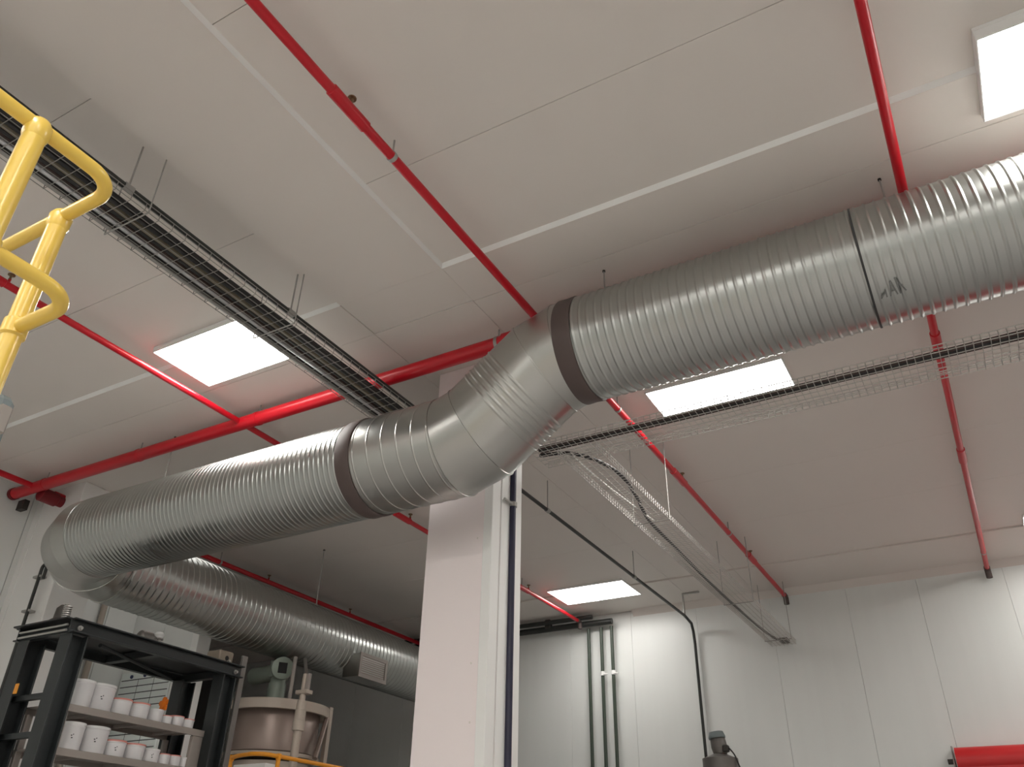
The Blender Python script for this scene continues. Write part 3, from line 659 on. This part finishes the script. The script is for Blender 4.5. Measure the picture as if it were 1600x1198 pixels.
# ------------------------------------------------------------------ left wall: pipe, board, knob
bp_ = root('wall_conduit', (-8.45, 4.8, 0), 'black vertical pipe clamped to the white pillar at the left', 'pipe')
part('pipe', bp_, MB().tube([(-8.46, 4.8, 0), (-8.46, 4.8, E0 + 2.80)] + [tuple(q) for q in arc((-8.42, 4.8, E0 + 2.80), PI, 0.0, 0.04, (1, 0, 0), (0, 0, 1), 8)] + [(-8.38, 4.8, E0 + 2.68)], 0.017, 12), 'black_pipe')
for z in (E0 + 2.36, E0 + 2.72):
    part('clamp', bp_, MB().box(-8.56, -8.44, 4.79, 4.87, z - 0.012, z + 0.012, 0.003), 'zinc')
solid('beige_pipe', MB().tube([(-9.02, 6.0, 0), (-9.02, 6.0, ZC - 0.02)], 0.035, 12), 'tank_beige', (-9.02, 6.0, 0), 'beige vertical pipe on the left wall behind the rack', 'pipe')
bo = root('planning_board', (-8.65, 6.49, E0 + 1.2), 'white ruled planning board on the partition behind the pots', 'board')
part('sheet', bo, MB().box(-9.04, -8.17, 6.484, 6.498, E0 + 1.15, E0 + 2.12, 0.002), 'board_white')
for i in range(11):
    z = E0 + 2.035 - i * 0.075
    part('ruled_line', bo, MB().box(-9.02, -8.19, 6.4825, 6.485, z - 0.006, z + 0.004), 'ink')
for x in (-8.72, -8.45): part('ruled_line', bo, MB().box(x - 0.003, x + 0.003, 6.4825, 6.485, E0 + 1.2, E0 + 2.035), 'ink')
for x in (-8.85, -8.62, -8.38): part('magnet', bo, MB().lathe((x, 6.484, E0 + 2.07), (0, -1, 0), [(0, 0.022), (0.012, 0.02)], 12), 'magnet_blue')
kn = root('orange_handle', (-8.05, 6.4, E0 + 1.69), 'orange star shaped handle on a rod beside the planning board', 'handle')
part('rod', kn, MB().tube([(-8.05, 6.5, E0 + 1.69), (-8.05, 6.38, E0 + 1.69)], 0.012, 8), 'zinc')
mb = MB()
mb.lathe((-8.05, 6.40, E0 + 1.69), (0, -1, 0), [(0, 0.02), (0.01, 0.045), (0.04, 0.045), (0.05, 0.02)], 14)
for i in range(5):
    a = 2 * PI * i / 5 + 0.4; mb.lathe((-8.05 + 0.05 * math.cos(a), 6.385, E0 + 1.69 + 0.05 * math.sin(a)), (0, -1, 0), [(-0.012, 0.012), (-0.006, 0.028), (0.014, 0.028), (0.02, 0.012)], 10)
part('grip', kn, mb, 'orange_plastic')

# ------------------------------------------------------------------ mixing tank with motor
TX, TY = -7.45, 7.5
def tz(h, y=7.5): return E0 + h * y / 7.6
tk = root('mixing_tank', (TX, TY, 0), 'beige mixing tank with a ring frame and gearmotor beside the white column', 'tank')
RT = 0.50
part('vessel', tk, MB().lathe((TX, TY, tz(1.28)), (0, 0, 1), [(0, RT * 0.95), (0.02, RT), (0.48, RT), (0.5, RT * 0.97)], 48), 'tank_taupe')
part('vessel_flange', tk, MB().lathe((TX, TY, tz(1.245)), (0, 0, 1), [(0, RT + 0.05), (0.035, RT + 0.05), (0.035, RT)], 48), 'tank_beige')
part('lower_vessel', tk, MB().lathe((TX, TY, 0.3), (0, 0, 1), [(0, 0.3), (0.3, RT - 0.06), (tz(1.2) - 0.3, RT - 0.06)], 40), 'tank_beige')
part('ring_frame', tk, MB().lathe((TX, TY, tz(1.72)), (0, 0, 1), [(0, 0.555), (0.0, 0.60), (0.105, 0.60), (0.105, 0.555), (0, 0.555)], 56, cap=False), 'tank_beige')
for a in (0.75, 2.3, 3.95):
    x = TX + 0.60 * math.cos(a); y = TY + 0.60 * math.sin(a)
    part('leg', tk, MB().box(x - 0.03, x + 0.03, y - 0.03, y + 0.03, 0, tz(1.86), 0.004), 'tank_beige')
for a in (4.3, 0.55):
    x = TX + 0.585 * math.cos(a); y = TY + 0.585 * math.sin(a); x2 = TX + 0.60 * math.cos(a - 0.4); y2 = TY + 0.60 * math.sin(a - 0.4)
    part('gusset', tk, MB().tube([(x, y, tz(1.72)), (x2, y2, tz(1.25))], 0.03, 8), 'tank_taupe')
part('lid', tk, MB().lathe((TX, TY, tz(1.78)), (0, 0, 1), [(0, RT), (0.01, RT), (0.05, 0.3), (0.06, 0.1)], 40), 'tank_taupe')
mx, my = -7.62 / 7.6 * 7.25, 7.25
nk = part('gearbox_neck', tk, MB().lathe((mx, my, tz(1.83)), (0, 0, 1), [(0, 0.1), (0.2, 0.1), (0.2, 0.085), (0.26, 0.085)], 24), 'motor_green')
gb = part('gearbox', tk, MB().box(mx - 0.10, mx + 0.09, my - 0.09, my + 0.1, tz(2.07), tz(2.30), 0.03), 'motor_green')
fl = part('gearbox_flange', tk, MB().lathe((mx + 0.09, my - 0.06, tz(2.18)), (0.8, -0.6, 0), [(0, 0.125), (0.05, 0.125), (0.055, 0.115)], 28), 'motor_green')
c_ = Vector((mx + 0.09, my - 0.06, tz(2.18))) + Vector((0.8, -0.6, 0)) * 0.056
part('shaft_window', fl, MB().add([c_ + Vector((0.6, 0.8, 0)) * (0.05 * a) + Vector((0, 0, 1)) * (0.06 * b) for a, b in ((-1, -1), (1, -1), (1, 1), (-1, 1))], [(0, 1, 2, 3)]), 'dark_hole')
part('motor', tk, MB().lathe((mx - 0.09, my + 0.02, tz(2.17)), (-1, 0.15, 0), [(0, 0.085), (0.03, 0.095), (0.4, 0.095), (0.42, 0.07)], 24), 'motor_green')
part('eye_bolt', tk, MB().lathe((mx - 0.02, my - 0.09, tz(2.26)), (0, -1, 0), [(0, 0.014), (0.02, 0.012)], 10), 'zinc')
part('vent_pipe', tk, MB().tube([(-7.0, 7.2, tz(1.83)), (-7.0, 7.2, tz(2.30))], 0.022, 12), 'shelf_grey')
part('brace_tube', tk, MB().tube([(-6.75, 7.2, tz(1.93)), (-6.9, 7.25, tz(2.28))], 0.02, 10), 'motor_grey')
sx, sy = -6.52, 6.9
part('sight_pipe', tk, MB().lathe((sx, sy, 0.6), (0, 0, 1), [(0, 0.042), (tz(1.42) - 0.6, 0.042), (tz(1.42) - 0.6, 0.062), (tz(1.52) - 0.6, 0.064), (tz(1.525) - 0.6, 0.058), (tz(1.62) - 0.6, 0.058), (tz(1.625) - 0.6, 0.052), (tz(1.72) - 0.6, 0.05), (tz(1.725) - 0.6, 0.032), (tz(2.0) - 0.6, 0.030)], 24), 'tank_beige')
part('pipe_stub', tk, MB().box(sx + 0.03, sx + 0.07, sy - 0.02, sy + 0.02, tz(1.80), tz(2.0), 0.004), 'shelf_grey')
part('pipe_clip', tk, MB().box(sx - 0.08, sx + 0.08, sy - 0.04, sy + 0.06, tz(1.79), tz(1.83), 0.004), 'tank_beige')
hr = root('handrail', (-6.5, 6.6, 0), 'orange yellow curved handrail in front of the mixing tank', 'guardrail')
ZH = E0 + 1.10
hp = [(-6.95, 6.44, ZH), (-6.72, 6.33, ZH)] + [tuple(q) for q in arc((-6.50, 6.42, ZH), -PI * 0.62, 0, 0.14, (1, 0, 0), (0, 1, 0), 8)] + [(-6.36, 6.8, ZH), (-6.36, 7.6, ZH), (-6.36, 8.6, ZH)]
part('top_rail', hr, MB().tube(catmull(hp, 4), 0.020, 12), 'orange_yellow')
for (x, y) in ((-6.36, 6.52), (-6.36, 8.4), (-6.9, 6.415)):
    po = part('post', hr, MB().tube([(x, y, 0), (x, y, ZH - 0.005)], 0.022, 12), 'orange_yellow')
    part('post_joint', po, MB().lathe((x, y, ZH - 0.035), (0, 0, 1), [(0, 0.023), (0.02, 0.03), (0.05, 0.03), (0.06, 0.02)], 12), 'orange_yellow')
solid('control_cabinet', MB().box(-7.0, -6.55, 6.55, 6.72, 0.0, E0 + 1.055, 0.008), 'lamp_frame', (-6.8, 6.6, 0), 'white cabinet behind the orange handrail below the tank', 'cabinet')

# ------------------------------------------------------------------ motor on drum before the far wall, red roller housing
dm_ = root('mixer_drum', (-3.27, 11.0, 0), 'grey drum with a small motor on top in front of the far wall', 'mixer')
part('drum', dm_, MB().lathe((-3.27, 11.0, 0.2), (0, 0, 1), [(0, 0.2), (E0 + 1.44 - 0.2, 0.22), (E0 + 1.475 - 0.2, 0.22), (E0 + 1.50 - 0.2, 0.15), (E0 + 1.53 - 0.2, 0.08)], 36), 'motor_grey')
part('motor', dm_, MB().lathe((-3.255, 11.0, E0 + 1.51), (-0.12, 0, 1), [(0, 0.06), (0.02, 0.085), (0.10, 0.10), (0.19, 0.095), (0.2, 0.09)], 24), 'motor_grey')
part('fan_cover', dm_, MB().lathe((-3.282, 11.0, E0 + 1.71), (-0.12, 0, 1), [(0, 0.105), (0.02, 0.108), (0.075, 0.09), (0.08, 0.07)], 24), 'grey_box')
part('terminal_box', dm_, MB().box(-3.20, -3.13, 10.9, 10.98, E0 + 1.54, E0 + 1.62, 0.01), 'machine_dark')
part('motor_cable', dm_, MB().tube(catmull([(-3.14, 10.94, E0 + 1.6), (-3.07, 10.94, E0 + 1.51), (-3.03, 10.94, E0 + 1.40), (-2.98, 10.94, E0 + 1.2), (-2.95, 10.94, E0 + 0.8)], 5), 0.009, 8), 'black_cable')
for a in (0.5, 2.6, 4.7):
    part('leg', dm_, MB().tube([(-3.27 + 0.17 * math.cos(a), 11 + 0.17 * math.sin(a), 0.25), (-3.27 + 0.22 * math.cos(a), 11 + 0.22 * math.sin(a), 0)], 0.02, 8), 'motor_grey')
ro = root('shutter_roll', (0.4, 11.8, E0 + 1.4), 'red rolled door housing with metal bracket at the lower right', 'roller shutter')
part('roll', ro, MB().lathe((-0.66, 11.79, E0 + 1.42), (1, 0, 0), [(0, 0.15), (3.2, 0.15)], 32), 'red_shutter')
part('curtain', ro, MB().box(-0.60, 2.5, 11.66, 11.69, 0.0, E0 + 1.38, 0.004), 'red_shutter')
part('end_plate', ro, MB().prism([(11.60, E0 + 1.25), (11.98, E0 + 1.25), (11.98, E0 + 1.60), (11.86, E0 + 1.60)], 0, -0.70, -0.685), 'zinc')
part('axle', ro, MB().lathe((-0.76, 11.79, E0 + 1.42), (1, 0, 0), [(0, 0.03), (0.08, 0.03)], 12), 'machine_dark')
part('guide_rail', ro, MB().box(-0.68, -0.58, 11.63, 11.74, 0, E0 + 1.28, 0.004), 'zinc')
